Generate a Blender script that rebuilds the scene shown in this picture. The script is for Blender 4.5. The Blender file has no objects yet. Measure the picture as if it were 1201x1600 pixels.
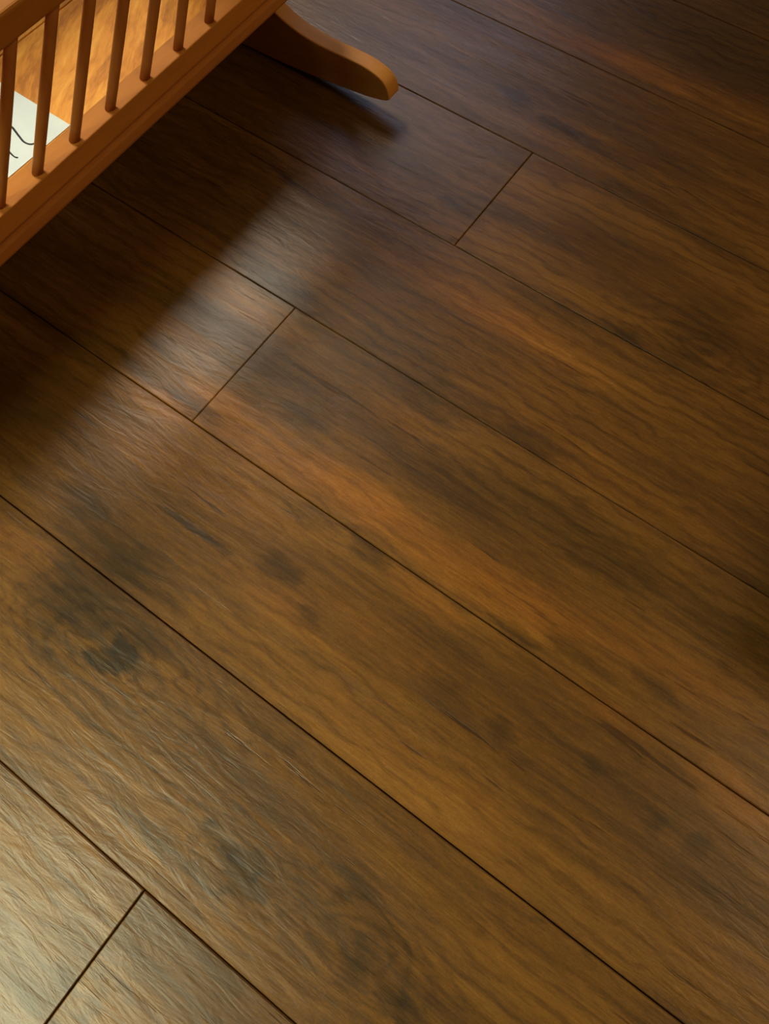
import bpy, bmesh, math, random
from mathutils import Vector, Matrix

random.seed(7)
S = 0.19            # one floorboard width in metres; positions below are in board widths
C = bpy.context.scene.collection

# ---------------------------------------------------------------- camera
cd = bpy.data.cameras.new('camera')
cd.sensor_fit = 'HORIZONTAL'; cd.sensor_width = 36.0
cd.lens = 36.0 * 1050.0 / 1201.0
cd.clip_start = 0.02; cd.clip_end = 60
cam = bpy.data.objects.new('camera', cd); C.objects.link(cam)
cam.matrix_world = Matrix(((0.8137029904, -0.5438487142, 0.2052218785, 0.0),
                           (0.5812545932, 0.7646259470, -0.2783707223, 1.1354786 * S),
                           (-0.0055264138, 0.3457972487, 0.9382929828, 3.5737056 * S),
                           (0, 0, 0, 1)))
bpy.context.scene.camera = cam

# ---------------------------------------------------------------- world, lights, exposure
w = bpy.data.worlds.new('room_ambient'); bpy.context.scene.world = w; w.use_nodes = True
w.node_tree.nodes['Background'].inputs[0].default_value = (1.0, 0.62, 0.30, 1)
w.node_tree.nodes['Background'].inputs[1].default_value = 0.055

def lamp(name, kind, loc, target, power, col, size=None, spot=None, blend=0.5, size_y=None):
    l = bpy.data.lights.new(name, kind); l.energy = power; l.color = col
    if kind == 'AREA':
        l.shape = 'RECTANGLE' if size_y else 'DISK'; l.size = size * S
        if size_y: l.size_y = size_y * S
    else:
        l.shadow_soft_size = size * S
    if spot: l.spot_size = math.radians(spot); l.spot_blend = blend
    o = bpy.data.objects.new(name, l); C.objects.link(o)
    o.location = Vector(loc) * S
    o.rotation_euler = (Vector(target) - Vector(loc)).to_track_quat('-Z', 'Y').to_euler()
    return o
lamp('ceiling_lamp', 'SPOT', (-13.9, 9.0, 12.5), (-3.9, 1.7, 0), 680, (1.0, 0.91, 0.74), 3.5, spot=34, blend=1.0)
lamp('window_light', 'SPOT', (-4.3, -8.3, 11.0), (-1.9, -2.3, 0), 860, (0.95, 1.0, 0.66), 3.2, spot=35, blend=1.0)
lamp('far_window_light', 'AREA', (-8.0, 14.0, 8.0), (-3.0, 5.0, 0), 9.0, (0.58, 0.72, 1.0), 5.0, size_y=5.0)
lamp('right_fill_spot', 'SPOT', (10.0, 5.4, 11.0), (1.2, 4.1, 0), 145, (1.0, 0.70, 0.36), 2.2, spot=48, blend=1.0)  # added spot, no known source: lights the right side, throws the block's shadow

vs = bpy.context.scene.view_settings
vs.view_transform = 'Standard'; vs.look = 'None'; vs.gamma = 1.0; vs.use_curve_mapping = False
vs.exposure = 0.0

# ---------------------------------------------------------------- node helpers
class NT:
    def __init__(self, name):
        self.m = bpy.data.materials.new(name); self.m.use_nodes = True
        self.t = self.m.node_tree; self.n = self.t.nodes; self.l = self.t.links
        self.b = self.n['Principled BSDF']
    def set(self, sock, v):
        if isinstance(v, bpy.types.NodeSocket): self.l.new(v, sock)
        else: sock.default_value = v
    def math(self, op, a, b=0.0, c=None, clamp=False):
        n = self.n.new('ShaderNodeMath'); n.operation = op; n.use_clamp = clamp
        self.set(n.inputs[0], a); self.set(n.inputs[1], b)
        if c is not None: self.set(n.inputs[2], c)
        return n.outputs[0]
    def vec(self, op, a, b=None, c=None, out=0):
        n = self.n.new('ShaderNodeVectorMath'); n.operation = op
        self.set(n.inputs[0], a)
        if b is not None: self.set(n.inputs[1], b)
        if c is not None: self.set(n.inputs[2], c)
        return n.outputs[out]
    def noise(self, v, scale=1.0, detail=4.0, rough=0.55, dist=0.0, out='Fac'):
        n = self.n.new('ShaderNodeTexNoise'); self.set(n.inputs['Vector'], v)
        n.inputs['Scale'].default_value = scale; n.inputs['Detail'].default_value = detail
        n.inputs['Roughness'].default_value = rough; n.inputs['Distortion'].default_value = dist
        return n.outputs[out]
    def mix(self, f, a, b, mode='MIX'):
        n = self.n.new('ShaderNodeMix'); n.data_type = 'RGBA'; n.blend_type = mode
        self.set(n.inputs[0], f); self.set(n.inputs[6], a); self.set(n.inputs[7], b)
        return n.outputs[2]
    def ramp(self, f, stops):
        n = self.n.new('ShaderNodeValToRGB'); self.set(n.inputs[0], f); e = n.color_ramp.elements
        while len(e) < len(stops): e.new(0.5)
        for k, (p, c) in enumerate(stops):
            e[k].position = p; e[k].color = (*c, 1) if len(c) == 3 else c
        return n.outputs[0]
    def map(self, f, a, b, c=0.0, d=1.0, smooth=False):
        n = self.n.new('ShaderNodeMapRange')
        if smooth: n.interpolation_type = 'SMOOTHSTEP'
        self.set(n.inputs[0], f)
        for k, v in enumerate((a, b, c, d)): self.set(n.inputs[k + 1], v)
        return n.outputs[0]
    def bump(self, h, strength, dist, normal=None):
        n = self.n.new('ShaderNodeBump'); n.inputs['Strength'].default_value = strength
        n.inputs['Distance'].default_value = dist; self.set(n.inputs['Height'], h)
        if normal is not None: self.set(n.inputs['Normal'], normal)
        return n.outputs[0]

# mineral streaks, knots, darks that offset lamp sheen (weight < 0) and orange heartwood figure (weight > 0) of the
# printed hickory boards: x, y, half length, half width in board widths, weight
BLOBS = [
    (-1.467, 0.717, 0.118, 0.131, -1.0), (-1.759, 0.802, 0.503, 0.31, -0.55), (-1.933, 0.807, 0.285, 0.209, -0.3), (-1.363, 0.852, 0.161, 0.204, -0.3),
    (-2.232, 1.236, 0.212, 0.124, -0.6), (-1.925, 1.149, 0.409, 0.247, -0.55), (-1.626, 1.114, 0.338, 0.189, -0.45), (-2.303, 3.071, 0.409, 0.16, -0.8),
    (-1.868, 3.015, 0.391, 0.142, -0.35), (-1.514, 2.427, 0.213, 0.117, -0.55), (-1.275, 3.088, 0.371, 0.176, -0.45), (-0.931, 3.001, 0.357, 0.171, -0.4),
    (-1.267, 2.871, 0.549, 0.17, -0.3), (-0.334, 3.056, 0.252, 0.094, -0.55), (0.556, 2.734, 0.996, 0.208, -0.5), (-0.045, 2.72, 0.797, 0.215, -0.5),
    (-0.608, 2.585, 0.615, 0.165, -0.4), (-0.609, 3.069, 0.52, 0.123, -0.35), (-1.581, 1.486, 0.357, 0.028, -1.0), (-1.097, 1.602, 0.154, 0.102, -0.55),
    (-0.998, 1.561, 0.087, 0.067, -0.4), (-0.729, 1.471, 0.084, 0.076, -0.45), (-0.789, 1.957, 0.142, 0.082, -0.55), (-0.654, 1.953, 0.107, 0.047, -0.4),
    (-1.138, 1.942, 0.159, 0.059, -0.25), (0.204, 2.052, 0.147, 0.062, -0.65), (0.094, 1.59, 0.163, 0.074, -0.4), (0.361, 1.569, 0.102, 0.067, -0.5),
    (-0.087, 1.804, 0.199, 0.055, -0.3), (0.524, 2.145, 0.239, 0.067, -0.5), (0.876, 2.231, 0.157, 0.089, -0.45), (0.864, 1.723, 0.097, 0.061, -0.5),
    (1.206, 1.658, 0.076, 0.089, -0.55), (1.445, 1.691, 0.09, 0.097, -0.55), (1.546, 1.506, 0.318, 0.084, -0.3), (-0.269, 4.03, 0.214, 0.076, -0.8),
    (0.161, 4.364, 0.232, 0.353, -0.35), (0.11, 4.07, 0.344, 0.136, -0.3), (-1.834, 5.396, 0.191, 0.085, -0.6), (-1.484, 5.325, 0.199, 0.075, -0.75),
    (-1.631, 4.294, 0.205, 0.108, -0.7), (-1.581, 4.856, 0.561, 0.089, -0.3), (-0.637, 5.064, 0.391, 0.071, -0.7), (-1.164, 5.296, 0.484, 0.065, -0.5),
    (-0.09, 5.017, 0.557, 0.086, -0.45), (-0.668, 4.673, 0.64, 0.211, -0.3), (-0.703, 5.475, 0.537, 0.167, -0.25), (-0.266, 0.324, 0.179, 0.113, -0.75),
    (-0.432, 0.356, 0.138, 0.071, -0.4), (-0.524, 0.393, 0.075, 0.027, -0.6), (-0.57, 0.189, 0.368, 0.052, -0.5), (-0.834, 0.206, 0.286, 0.044, -0.45),
    (0.22, 0.605, 0.147, 0.062, -0.45), (0.36, 0.354, 0.091, 0.159, -0.4), (0.625, 0.332, 0.159, 0.065, -0.5), (-0.709, -0.621, 0.147, 0.053, -0.4),
    (-0.511, -0.478, 0.06, 0.092, -0.45), (-0.635, -0.478, 0.07, 0.07, -0.3), (-0.528, -0.295, 0.131, 0.032, -0.3), (-0.104, -0.052, 0.127, 0.04, -0.35),
    (-0.885, -0.202, 0.277, 0.037, -0.25), (-2.157, 2.088, 0.254, 0.089, -0.9), (-2.585, 2.273, 0.201, 0.066, -0.5), (-2.246, 2.399, 0.327, 0.066, -0.35),
    (-2.604, 2.089, 0.532, 0.078, -0.5), (-3.329, 1.98, 0.638, 0.079, -0.4), (-1.017, 6.71, 1.392, 0.28, -0.6), (-0.852, 7.263, 0.519, 0.228, -0.4),
    (-1.727, 6.297, 0.609, 0.146, -0.4), (-3.19, 5.226, 0.734, 0.192, -0.2), (-0.728, 3.941, 0.37, 0.092, -0.35), (0.967, 1.322, 0.504, 0.066, -0.25),
    (-0.029, 0.923, 0.276, 0.043, -0.3), (0.546, 0.536, 0.494, 0.043, -0.3), (-0.394, 0.879, 0.527, 0.039, -0.3), (-1.215, 0.405, 0.458, 0.038, -0.35),
    (-1.651, 0.525, 0.324, 0.039, -0.3), (-2.308, 1.997, 0.353, 0.139, 0.9), (-1.656, 2.117, 0.786, 0.212, 0.75), (-0.971, 2.205, 0.453, 0.159, 0.85),
    (-2.098, 2.227, 0.255, 0.09, 0.5), (-0.292, 2.175, 0.787, 0.177, 0.7), (0.339, 2.275, 0.64, 0.173, 0.5), (1.048, 2.37, 0.503, 0.146, 0.45),
    (-1.625, 1.789, 0.649, 0.179, 0.45), (-2.183, 1.692, 0.373, 0.181, 0.4), (-0.334, 1.924, 0.31, 0.08, 0.5), (-2.333, 0.858, 0.359, 0.129, 0.5),
    (-1.636, 0.997, 0.503, 0.064, 0.4), (-0.363, 1.607, 0.608, 0.141, 0.3), (0.776, 1.979, 0.365, 0.075, 0.5), (1.488, 1.972, 0.251, 0.153, 0.6),
    (-1.821, 6.195, 1.133, 0.182, 0.75), (-1.266, 6.175, 0.433, 0.14, 0.6), (-0.494, 6.175, 0.676, 0.176, 0.45), (-1.343, 3.688, 0.903, 0.167, 0.35),
    (-0.76, 3.682, 0.853, 0.179, 0.45), (-1.101, 2.772, 0.358, 0.08, 0.3), (-2.462, 4.235, 0.661, 0.185, 0.3), (-2.748, 5.799, 0.726, 0.141, 0.35),
    (-1.41, 4.416, 0.338, 0.084, -0.3), (0.109, 1.165, 0.738, 0.196, 0.15), (-0.962, 1.434, 0.482, 0.12, 0.3), (-0.057, 3.101, 0.984, 0.167, 0.2),
    (0.8, 3.18, 0.451, 0.155, 0.15), (-2.328, 2.808, 0.404, 0.084, 0.35), (-2.501, 2.449, 0.403, 0.068, 0.4), (1.732, 1.324, 0.342, 0.134, 0.25),
    (-1.467, 0.717, 0.15, 0.10, -0.9),
    (-2.174, 2.622, 0.55, 0.2, -0.55),  # dark-brown grain, deepened in colour to offset lamp sheen; next two likewise
    (-1.932, 2.454, 0.35, 0.12, -0.35),
    (-2.596, 2.619, 0.4, 0.2, -0.35),
    (-2.75, 3.45, 0.6, 0.15, -0.2),
    (-0.288, 3.350, 0.8, 0.2, 0.15),
]

KNOTS = [(-1.467, 0.717, 1.05), (-0.392, 0.333, 0.5), (0.367, 0.408, 0.55), (0.181, 4.234, 0.6)]

def floor_material():
    t = NT('hickory_laminate')
    geo = t.n.new('ShaderNodeNewGeometry').outputs['Position']
    P = t.vec('MULTIPLY', geo, (1 / S, 1 / S, 0.0))                  # board widths
    oi = t.n.new('ShaderNodeObjectInfo').outputs['Random']
    off = t.vec('SCALE', (37.0, 91.0, 53.0)); off.node.inputs[3].default_value = 1.0
    t.l.new(oi, off.node.inputs[3])
    Q = t.vec('ADD', P, off)                                        # grain breaks at every board
    # slow wander of the grain
    wob = t.noise(t.vec('MULTIPLY', Q, (0.7, 1.6, 1.0)), 1.0, 3.0, 0.5, out='Color')
    wob = t.vec('SUBTRACT', wob, (0.5, 0.5, 0.5))
    QW = t.vec('MULTIPLY_ADD', wob, (0.3, 0.12, 0.0), Q)
    # soft edged blotches
    wb2 = t.noise(t.vec('MULTIPLY', Q, (2.2, 7.0, 1.0)), 1.0, 4.0, 0.65, out='Color')
    wb2 = t.vec('SUBTRACT', wb2, (0.5, 0.5, 0.5))
    PW = t.vec('MULTIPLY_ADD', wb2, (0.50, 0.17, 0.0), P)
    PK = t.vec('MULTIPLY_ADD', wob, (0.55, 0.35, 0.0), PW)
    dark = None; oran = None
    for (x, y, rx, ry, wt) in BLOBS:
        v = t.vec('MULTIPLY_ADD', PW, (1 / rx, 1 / ry, 0.0), (-x / rx, -y / ry, 0.0))
        d = t.vec('DOT_PRODUCT', v, v, out=1)
        k = t.map(d, 0.0, 1.0, abs(wt), 0.0)
        if wt < 0: dark = k if dark is None else t.math('ADD', dark, k)
        else: oran = k if oran is None else t.math('ADD', oran, k)
    # grain layers
    fine = t.noise(t.vec('MULTIPLY', QW, (3.2, 70.0, 1.0)), 1.0, 4.0, 0.65)
    mid = t.noise(t.vec('MULTIPLY', QW, (0.55, 9.0, 1.0)), 1.0, 6.0, 0.68, 0.2)
    broad = t.noise(t.vec('MULTIPLY', QW, (0.42, 2.6, 1.0)), 1.0, 3.0, 0.5)
    chat = t.noise(t.vec('MULTIPLY', Q, (13.0, 85.0, 1.0)), 1.0, 3.0, 0.6)
    spk = t.noise(t.vec('MULTIPLY', Q, (90.0, 130.0, 1.0)), 1.0, 2.0, 0.5)
    rings = t.n.new('ShaderNodeTexWave'); rings.wave_type = 'BANDS'; rings.bands_direction = 'Y'
    t.l.new(t.vec('MULTIPLY', QW, (0.55, 1.0, 1.0)), rings.inputs['Vector'])
    rings.inputs['Scale'].default_value = 3.4; rings.inputs['Distortion'].default_value = 7.0
    rings.inputs['Detail'].default_value = 3.0; rings.inputs['Detail Scale'].default_value = 1.6
    rg = rings.outputs['Fac']
    # value
    v = t.math('MULTIPLY_ADD', t.math('SUBTRACT', fine, 0.5), 0.55, 0.5)
    v = t.math('MULTIPLY_ADD', t.math('SUBTRACT', mid, 0.5), 0.50, v)
    v = t.math('MULTIPLY_ADD', t.math('SUBTRACT', broad, 0.5), 0.80, v)
    v = t.math('MULTIPLY_ADD', t.math('SUBTRACT', rg, 0.5), 0.05, v)
    v = t.math('MULTIPLY_ADD', t.math('MULTIPLY', t.map(rg, 0.0, 0.30, 1.0, 0.0, True), t.map(broad, 0.40, 0.60, 0.0, 1.0)), -0.10, v)
    v = t.math('MULTIPLY_ADD', t.math('SUBTRACT', chat, 0.5), 0.34, v)
    v = t.math('MULTIPLY_ADD', t.math('SUBTRACT', spk, 0.5), 0.28, v)
    v = t.math('MULTIPLY_ADD', t.math('SUBTRACT', oi, 0.5), 0.10, v)
    v = t.math('MULTIPLY_ADD', oran, 0.19, v)
    # growth rings bending round the knots
    for (kx, ky, reach) in KNOTS:
        kv = t.vec('MULTIPLY_ADD', PK, (0.75, 1.7, 0.0), (-kx * 0.75, -ky * 1.7, 0.0))
        rr = t.vec('LENGTH', kv, out=1)
        sn = t.math('POWER', t.math('MULTIPLY_ADD', t.math('SINE', t.math('MULTIPLY', rr, 62.0)), 0.5, 0.5), 3.0)
        sn = t.math('MULTIPLY', sn, t.map(rr, 0.12, reach, 0.20, 0.0))
        v = t.math('SUBTRACT', v, t.math('MULTIPLY', sn, t.map(mid, 0.35, 0.6, 0.3, 1.2)))
    tex = t.map(mid, 0.3, 0.7, 0.55, 1.25)
    dk = t.math('MULTIPLY', dark, tex, clamp=True)
    v = t.math('MULTIPLY_ADD', dk, -0.36, v)
    col = t.ramp(v, [(0.02, (0.022, 0.011, 0.003)), (0.28, (0.052, 0.023, 0.0045)), (0.50, (0.092, 0.040, 0.0066)),
                     (0.72, (0.143, 0.063, 0.0098)), (1.0, (0.23, 0.110, 0.022))])
    col = t.mix(t.math('MULTIPLY', oran, 0.6, clamp=True), col, t.mix(1.0, col, (1.32, 0.98, 0.62, 1), 'MULTIPLY'))
    col = t.mix(t.math('MULTIPLY', dk, 0.70, clamp=True), col, t.mix(1.0, col, (0.78, 0.88, 0.78, 1), 'MULTIPLY'))
    # thin dark pores and hair cracks
    crack = t.noise(t.vec('MULTIPLY', QW, (1.1, 17.0, 1.0)), 1.0, 4.0, 0.7)
    ck = t.map(crack, 0.63, 0.70, 0.0, 1.0, True)
    col = t.mix(t.math('MULTIPLY', ck, 0.8), col, t.mix(1.0, col, (0.40, 0.36, 0.36, 1), 'MULTIPLY'))
    t.l.new(col, t.b.inputs['Base Color'])
    t.set(t.b.inputs['Roughness'], t.map(mid, 0.3, 0.7, 0.42, 0.34))
    t.b.inputs['Specular IOR Level'].default_value = 0.25
    # hand scraped relief
    scr = t.noise(t.vec('MULTIPLY', QW, (1.7, 6.5, 1.0)), 1.0, 3.0, 0.5, 0.6)
    sk = t.noise(t.vec('MULTIPLY', QW, (3.5, 15.0, 1.0)), 1.0, 4.0, 0.6, 1.2)
    h = t.math('MULTIPLY_ADD', fine, 0.14, t.math('MULTIPLY', scr, 1.3))
    h = t.math('MULTIPLY_ADD', sk, 0.75, h)
    h = t.math('MULTIPLY_ADD', ck, -0.25, h)
    t.l.new(t.bump(t.math('MULTIPLY_ADD', chat, 0.12, h), 0.5, 0.0016), t.b.inputs['Normal'])
    return t.m

def wood(name, c0, c1, c2, rough, axis='y', sc=1.0, cont=1.0, bump=0.12, spec=0.06):
    t = NT(name)
    co = t.n.new('ShaderNodeTexCoord').outputs['Object']
    oi = t.n.new('ShaderNodeObjectInfo').outputs['Random']
    o = t.vec('SCALE', (3.0, 7.0, 5.0)); t.l.new(oi, o.node.inputs[3])
    co = t.vec('ADD', co, o)
    if axis == 'diag':
        r = t.n.new('ShaderNodeVectorRotate'); r.inputs['Axis'].default_value = (0, 0, 1)
        t.l.new(co, r.inputs['Vector']); r.inputs['Angle'].default_value = math.radians(-27); co = r.outputs[0]
    s = {'y': (60, 4, 60), 'x': (4, 60, 60), 'z': (60, 60, 4), 'diag': (46, 9, 20)}[axis]
    s = tuple(k * sc for k in s)
    wv = t.vec('SUBTRACT', t.noise(co, 14.0 * sc, 2.0, 0.5, out='Color'), (0.5, 0.5, 0.5))
    cw = t.vec('MULTIPLY_ADD', wv, (0.025, 0.025, 0.025), co)
    a = t.noise(t.vec('MULTIPLY', cw, s), 1.0, 4.0, 0.6)
    b = t.noise(t.vec('MULTIPLY', cw, tuple(k * 6 for k in s)), 1.0, 3.0, 0.6)
    v = t.math('MULTIPLY_ADD', t.math('SUBTRACT', a, 0.5), 1.5 * cont, 0.5)
    v = t.math('MULTIPLY_ADD', t.math('SUBTRACT', b, 0.5), 0.5 * cont, v)
    col = t.ramp(v, [(0.1, c0), (0.5, c1), (0.9, c2)])
    t.l.new(col, t.b.inputs['Base Color']); t.b.inputs['Roughness'].default_value = rough
    t.b.inputs['Specular IOR Level'].default_value = spec
    t.l.new(t.bump(a, bump, 0.001), t.b.inputs['Normal'])
    return t.m

def plain(name, c, rough):
    t = NT(name)
    co = t.n.new('ShaderNodeTexCoord').outputs['Object']
    f = t.noise(co, 90.0, 3.0, 0.5)
    t.l.new(t.mix(f, tuple(k * 0.93 for k in c) + (1,), tuple(min(1, k * 1.04) for k in c) + (1,)), t.b.inputs['Base Color'])
    t.b.inputs['Roughness'].default_value = rough
    return t.m

M_FLOOR = floor_material()
M_GAP = plain('subfloor_dark', (0.012, 0.007, 0.004), 0.9)
M_RAIL = wood('cherry_rail', (0.34, 0.120, 0.018), (0.42, 0.155, 0.024), (0.48, 0.19, 0.032), 0.6, 'y', 1.0, 0.7)
M_EDGE = wood('cherry_edge_moulding', (0.30, 0.105, 0.022), (0.37, 0.135, 0.028), (0.43, 0.165, 0.036), 0.6, 'y', 1.0, 0.6)
M_SPIN = wood('cherry_spindle', (0.34, 0.115, 0.024), (0.41, 0.15, 0.033), (0.48, 0.19, 0.044), 0.42, 'z', 1.0, 0.6)
M_ROCK = wood('cherry_rocker', (0.33, 0.135, 0.026), (0.42, 0.18, 0.036), (0.50, 0.23, 0.050), 0.40, 'x', 1.0, 0.7)
M_PANEL = wood('birch_panel', (0.40, 0.145, 0.016), (0.64, 0.262, 0.032), (0.76, 0.36, 0.055), 0.55, 'diag', 0.9, 1.7, 0.2)
M_PAPER = plain('note_paper', (0.62, 0.72, 0.72), 0.8)
M_INK = plain('pen_ink', (0.012, 0.014, 0.012), 0.9)
M_BLOCKER = wood('blocker_dark_wood', (0.03, 0.015, 0.008), (0.05, 0.025, 0.012), (0.07, 0.035, 0.018), 0.5, 'y')

# ---------------------------------------------------------------- mesh helpers
def link(name, bm, mat, parent=None, smooth=False, bevel=0.0, seg=2):
    bmesh.ops.recalc_face_normals(bm, faces=bm.faces)
    if bevel > 0:
        bmesh.ops.bevel(bm, geom=[e for e in bm.edges if e.calc_face_angle(0) > 0.6], offset=bevel * S,
                        segments=seg, profile=0.5, affect='EDGES', clamp_overlap=True)
    me = bpy.data.meshes.new(name); bm.to_mesh(me); bm.free()
    me.materials.append(mat)
    if smooth:
        for p in me.polygons: p.use_smooth = True
    o = bpy.data.objects.new(name, me); C.objects.link(o)
    if parent is not None: o.parent = parent
    return o

def hexa(bm, bot, top):
    """box from four bottom and four top corners, board widths"""
    vs = [bm.verts.new(Vector(p) * S) for p in bot + top]
    for f in ((0, 1, 2, 3), (4, 5, 6, 7), (0, 1, 5, 4), (1, 2, 6, 5), (2, 3, 7, 6), (3, 0, 4, 7)):
        bm.faces.new([vs[i] for i in f])

def box(bm, x0, x1, y0, y1, z0, z1):
    hexa(bm, [(x0, y0, z0), (x1, y0, z0), (x1, y1, z0), (x0, y1, z0)],
         [(x0, y0, z1), (x1, y0, z1), (x1, y1, z1), (x0, y1, z1)])

def rod(bm, a, b, r0, r1=None, n=18, mid=None):
    a = Vector(a) * S; b = Vector(b) * S; r1 = r1 or r0
    q = (b - a).to_track_quat('Z', 'Y')
    prof = [(0, r0), (1, r1)] if mid is None else [(k / 8, r0 + (r1 - r0) * k / 8 + mid * math.sin(math.pi * k / 8)) for k in range(9)]
    rings = []
    for tt, r in prof:
        c = a.lerp(b, tt)
        rings.append([bm.verts.new(c + q @ Vector((math.cos(2 * math.pi * k / n) * r * S, math.sin(2 * math.pi * k / n) * r * S, 0))) for k in range(n)])
    for i in range(len(rings) - 1):
        for k in range(n):
            bm.faces.new((rings[i][k], rings[i][(k + 1) % n], rings[i + 1][(k + 1) % n], rings[i + 1][k]))
    bm.faces.new(list(reversed(rings[0]))); bm.faces.new(rings[-1])

def slab_profile(bm, pts, y0, y1):
    """closed outline in x,z pushed from y0 to y1"""
    A = [bm.verts.new(Vector((x, y0, z)) * S) for x, z in pts]
    B = [bm.verts.new(Vector((x, y1, z)) * S) for x, z in pts]
    n = len(pts)
    bm.faces.new(A); bm.faces.new(list(reversed(B)))
    for k in range(n): bm.faces.new((A[k], A[(k + 1) % n], B[(k + 1) % n], B[k]))

def smooth_curve(pts, sub=4):
    out = []
    for i in range(len(pts) - 1):
        p0 = pts[max(i - 1, 0)]; p1 = pts[i]; p2 = pts[i + 1]; p3 = pts[min(i + 2, len(pts) - 1)]
        for k in range(sub):
            u = k / sub
            out.append(tuple(0.5 * ((2 * b) + (-a + c) * u + (2 * a - 5 * b + 4 * c - d) * u * u + (-a + 3 * b - 3 * c + d) * u ** 3)
                             for a, b, c, d in zip(p0, p1, p2, p3)))
    out.append(tuple(pts[-1]))
    return out

# ---------------------------------------------------------------- floor
TH = 0.05
bm = bmesh.new(); box(bm, -9.5, 6.5, -4, 10, -0.12, -TH)
floor = link('floor', bm, M_GAP); floor['kind'] = 'structure'

LEN = 6.4
JOINT = {-4: 1.3, -3: -2.2, -2: 2.4, -1: -0.60, 0: 3.1, 1: 2.4, 2: -2.055, 3: 2.0, 4: -1.50, 5: 1.6, 6: 3.4, 7: -4.2, 8: 0.6, 9: -2.0}
for row, j in JOINT.items():
    x = j - 3 * LEN
    while x < 6.5:
        a, b = max(x, -9.5), min(x + LEN, 6.5)
        x += LEN
        if b - a < 0.2: continue
        G = 0.0034 if row < 2 else 0.0024   # half joint
        bm = bmesh.new()
        dz = random.uniform(-0.0012, 0.0012)
        box(bm, a + G, b - G, row + G, row + 1 - G, -TH, dz)
        te = [e for e in bm.edges if all(v.co.z > -TH * S * 0.5 for v in e.verts)]
        bmesh.ops.bevel(bm, geom=te, offset=0.005 * S, segments=1, affect='EDGES')
        link('plank', bm, M_FLOOR, floor)

# ---------------------------------------------------------------- cradle
XC = -4.08
YA, YB = 0.0, 4.95                     # foot end and head end
root = bpy.data.objects.new('baby_cradle', None); C.objects.link(root)
root['label'] = 'orange-brown wooden rocking cradle with slender spindle side, a white note lying inside'
root['category'] = 'cradle'

def nx(y, base): return base - 0.0216 * (y - 2.12)   # rails converge a little towards the head end

def rail(name, y0, y1, xo, xi, z0, z1, side, bev, mat=M_RAIL):
    bm = bmesh.new()
    def X(y, b):
        x = nx(y, b)
        return x if side > 0 else 2 * XC - x
    hexa(bm, [(X(y0, xo), y0, z0), (X(y1, xo), y1, z0), (X(y1, xi), y1, z0), (X(y0, xi), y0, z0)],
         [(X(y0, xo), y0, z1), (X(y1, xo), y1, z1), (X(y1, xi), y1, z1), (X(y0, xi), y0, z1)])
    return link(name, bm, mat, root, bevel=bev)

def spx(y): return -3.255 - 0.016 * (y - 2.17)
for side in (1, -1):
    rail('bottom_rail', YA, YB, -3.194, -3.343, 0.705, 0.82, side, 0.007)
    # top rail: outer face leans with the side
    bm = bmesh.new()
    def X(x): return x if side > 0 else 2 * XC - x
    ys = (YA - 0.1, YB + 0.1)
    x0 = [-3.03 - 0.010 * (y - 2.6) for y in ys]
    zb, zt, wd = 1.537, 1.672, 0.20
    hexa(bm, [(X(x0[0]), ys[0], zb), (X(x0[1]), ys[1], zb), (X(x0[1] - wd), ys[1], zb + 0.02), (X(x0[0] - wd), ys[0], zb + 0.02)],
         [(X(x0[0] + 0.03), ys[0], zt), (X(x0[1] + 0.03), ys[1], zt), (X(x0[1] - wd + 0.02), ys[1], zt + 0.03), (X(x0[0] - wd + 0.02), ys[0], zt + 0.03)])
    link('top_rail', bm, M_RAIL, root, bevel=0.018, seg=3)

for side in (1, -1):
    rail('edge_moulding', YA, YB, -3.172, -3.2605, 0.612, 0.700, side, 0.020, M_EDGE)

# bottom boards
for (a, b, nm) in ((-4.262, -3.262, 1), (-4.898, -4.268, 0)):
    bm = bmesh.new()
    def E(y, v): return v - 0.0216 * (y - 2.12) if v == -3.262 else (v + 0.0216 * (y - 2.12) if v == -4.898 else v)
    hexa(bm, [(E(YA, a), YA, 0.612), (E(YB, a), YB, 0.612), (E(YB, b), YB, 0.612), (E(YA, b), YA, 0.612)],
         [(E(YA, a), YA, 0.700), (E(YB, a), YB, 0.700), (E(YB, b), YB, 0.700), (E(YA, b), YA, 0.700)])
    link('bottom_board', bm, M_PANEL, root, bevel=0.004, seg=1)

# spindles: foot positions and where each one meets the top rail
FOOT = [2.17, 2.45, 2.735, 3.023, 3.315, 3.607, 3.892]
HEAD = [2.619, 2.880, 3.140, 3.402, 3.654, 3.872, 4.10]
f = FOOT[0]; h = HEAD[0]
while f - 0.283 > YA + 0.25:
    f -= 0.283; h -= 0.268
    if h > YA + 0.1: FOOT.append(f); HEAD.append(h)
f, h = 3.892, 4.10
while f + 0.285 < YB - 0.25:
    f += 0.285; h += 0.262; FOOT.append(f); HEAD.append(min(h, YB - 0.15))
for side in (1, -1):
    for a, b in zip(FOOT, HEAD):
        bm = bmesh.new()
        xa, xb = spx(a), -3.052 - 0.016 * (a - 2.17) - 0.02
        za, zb = 0.812, 1.56
        if side < 0: xa, xb = 2 * XC - xa, 2 * XC - xb
        rod(bm, (xa, a, za), (xb, b, zb), 0.0275, 0.0262, 20, 0.0015)
        link('spindle', bm, M_SPIN, root, smooth=True)

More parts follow.
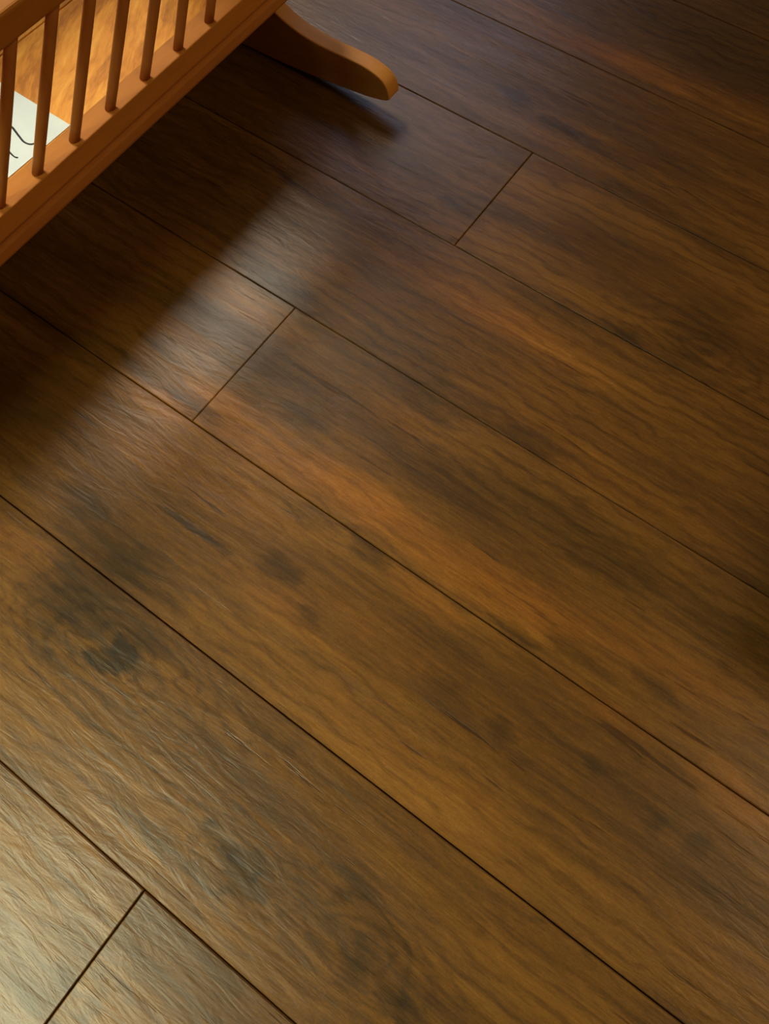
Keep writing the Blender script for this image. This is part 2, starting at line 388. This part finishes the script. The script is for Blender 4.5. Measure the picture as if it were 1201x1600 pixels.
# head and foot boards between the side rails, with a scooped top edge
for nm, y0, y1, top in (('footboard', YA + 0.0, YA + 0.11, 1.75), ('headboard', YB - 0.11, YB, 2.35)):
    bm = bmesh.new()
    pts = [(-3.40, 0.70), (-3.20, 1.52)]
    for k in range(13):
        u = k / 12; x = -3.20 - u * 1.76
        pts.append((x, top - 0.13 + 0.13 * math.cos((u - 0.5) * 4 * math.pi) + (0.16 * math.sin(u * math.pi))))
    pts += [(-4.96, 1.52), (-4.76, 0.70)]
    slab_profile(bm, pts, y0, y1)
    link(nm, bm, M_RAIL, root, bevel=0.012)

# rockers
def rocker(y0, y1):
    def bot(x): return (x - XC) ** 2 / (2 * 9.6)
    half_top = [(-2.505, 0.165), (-2.508, 0.195), (-2.522, 0.232), (-2.548, 0.262), (-2.59, 0.286), (-2.66, 0.303), (-2.75, 0.312), (-2.86, 0.311), (-2.98, 0.306),
                (-3.10, 0.305), (-3.22, 0.312), (-3.32, 0.328), (-3.41, 0.352), (-3.49, 0.385), (-3.56, 0.430), (-3.62, 0.485), (-3.67, 0.545), (-3.72, 0.612)]
    half_bot = [(x, bot(x)) for x in [XC + k * 0.153 for k in range(0, 10)]] + [(-2.60, 0.120), (-2.545, 0.135), (-2.518, 0.148)]
    right = half_bot + half_top
    left = [(2 * XC - x, z) for x, z in reversed(right[1:])]
    bm = bmesh.new(); slab_profile(bm, smooth_curve(right + left + right[:1], 3)[:-1], y0, y1)
    return link('rocker', bm, M_ROCK, root, bevel=0.008)
rocker(4.665, 4.785)
rocker(0.17, 0.29)
# cross stretcher tying both rockers under the bottom boards
bm = bmesh.new(); box(bm, XC - 0.12, XC + 0.12, 0.29, 4.665, 0.30, 0.40)
link('stretcher', bm, M_ROCK, root, bevel=0.012)

# ---------------------------------------------------------------- note in the cradle
bm = bmesh.new()
cx, cy = -3.503, 2.893
NX, NY = 14, 18
L, W = 1.18, 1.55
grid = [[None] * (NY + 1) for _ in range(NX + 1)]
for i in range(NX + 1):
    for j in range(NY + 1):
        u, v = i / NX, j / NY
        x = cx - u * L; y = cy - v * W - 0.015 * (1 - u)
        grid[i][j] = bm.verts.new(Vector((x, y, 0.7012 + 0.006 * math.sin(v * 2.2) ** 2 * u)) * S)
top = [bm.faces.new((grid[i][j], grid[i + 1][j], grid[i + 1][j + 1], grid[i][j + 1])) for i in range(NX) for j in range(NY)]
r = bmesh.ops.extrude_face_region(bm, geom=top)
for e in r['geom']:
    if isinstance(e, bmesh.types.BMVert): e.co.z += 0.0018 * S
note = link('paper_note', bm, M_PAPER, None, smooth=False)
note['label'] = 'white sheet of paper with black handwriting lying on the cradle bottom'
note['category'] = 'paper'
INK = [[(-4.02, 2.60), (-3.97, 2.665), (-3.92, 2.688), (-3.881, 2.679), (-3.863, 2.679), (-3.843, 2.677), (-3.807, 2.675), (-3.761, 2.669), (-3.725, 2.658), (-3.68, 2.644), (-3.635, 2.631),
        (-3.603, 2.631), (-3.581, 2.639), (-3.569, 2.654), (-3.571, 2.671), (-3.579, 2.675)],
       [(-3.95, 2.50), (-3.90, 2.555), (-3.85, 2.580), (-3.79, 2.576), (-3.76, 2.57), (-3.741, 2.563), (-3.688, 2.544), (-3.636, 2.527), (-3.606, 2.521), (-3.581, 2.519), (-3.566, 2.526)]]
for st in INK:
    pts = smooth_curve(st, 4); bm = bmesh.new(); rows = []
    n = len(pts)
    for i, p in enumerate(pts):
        a = Vector(pts[max(i - 1, 0)]); b = Vector(pts[min(i + 1, n - 1)]); d = (b - a).normalized(); nrm = Vector((-d.y, d.x))
        hw = 0.0065 * (0.55 + 0.45 * math.sin(math.pi * min(1, i / n * 1.15)))
        if st is INK[0] and i > n - 7: hw = 0.0105
        c = Vector(p)
        z0, z1 = 0.7030, 0.7040
        zz = 0.0
        rows.append([bm.verts.new(Vector((c.x + nrm.x * k * hw, c.y + nrm.y * k * hw, z + zz)) * S) for k, z in ((-1, z0), (-0.6, z1 + 0.003), (0.6, z1 + 0.003), (1, z0))])
    for i in range(n - 1):
        for k in range(3): bm.faces.new((rows[i][k], rows[i][k + 1], rows[i + 1][k + 1], rows[i + 1][k]))
        bm.faces.new((rows[i][3], rows[i][0], rows[i + 1][0], rows[i + 1][3]))
    bm.faces.new(rows[0]); bm.faces.new(list(reversed(rows[-1])))
    link('pen_stroke', bm, M_INK, note)

# ---------------------------------------------------------------- unseen dark block added past the right edge to throw a shadow into view
st = bpy.data.objects.new('shadow_blocker', None); C.objects.link(st)
st['label'] = 'low dark wooden block, added unseen beyond the right edge to cast a shadow'
st['category'] = 'shadow blocker'
bm = bmesh.new(); box(bm, 1.75, 3.1, 2.75, 3.85, 0.82, 0.94); link('blocker_top', bm, M_BLOCKER, st, bevel=0.02)
for y in (2.82, 3.66):
    bm = bmesh.new(); box(bm, 1.83, 3.0, y, y + 0.12, 0.0, 0.82); link('blocker_side', bm, M_BLOCKER, st, bevel=0.01)
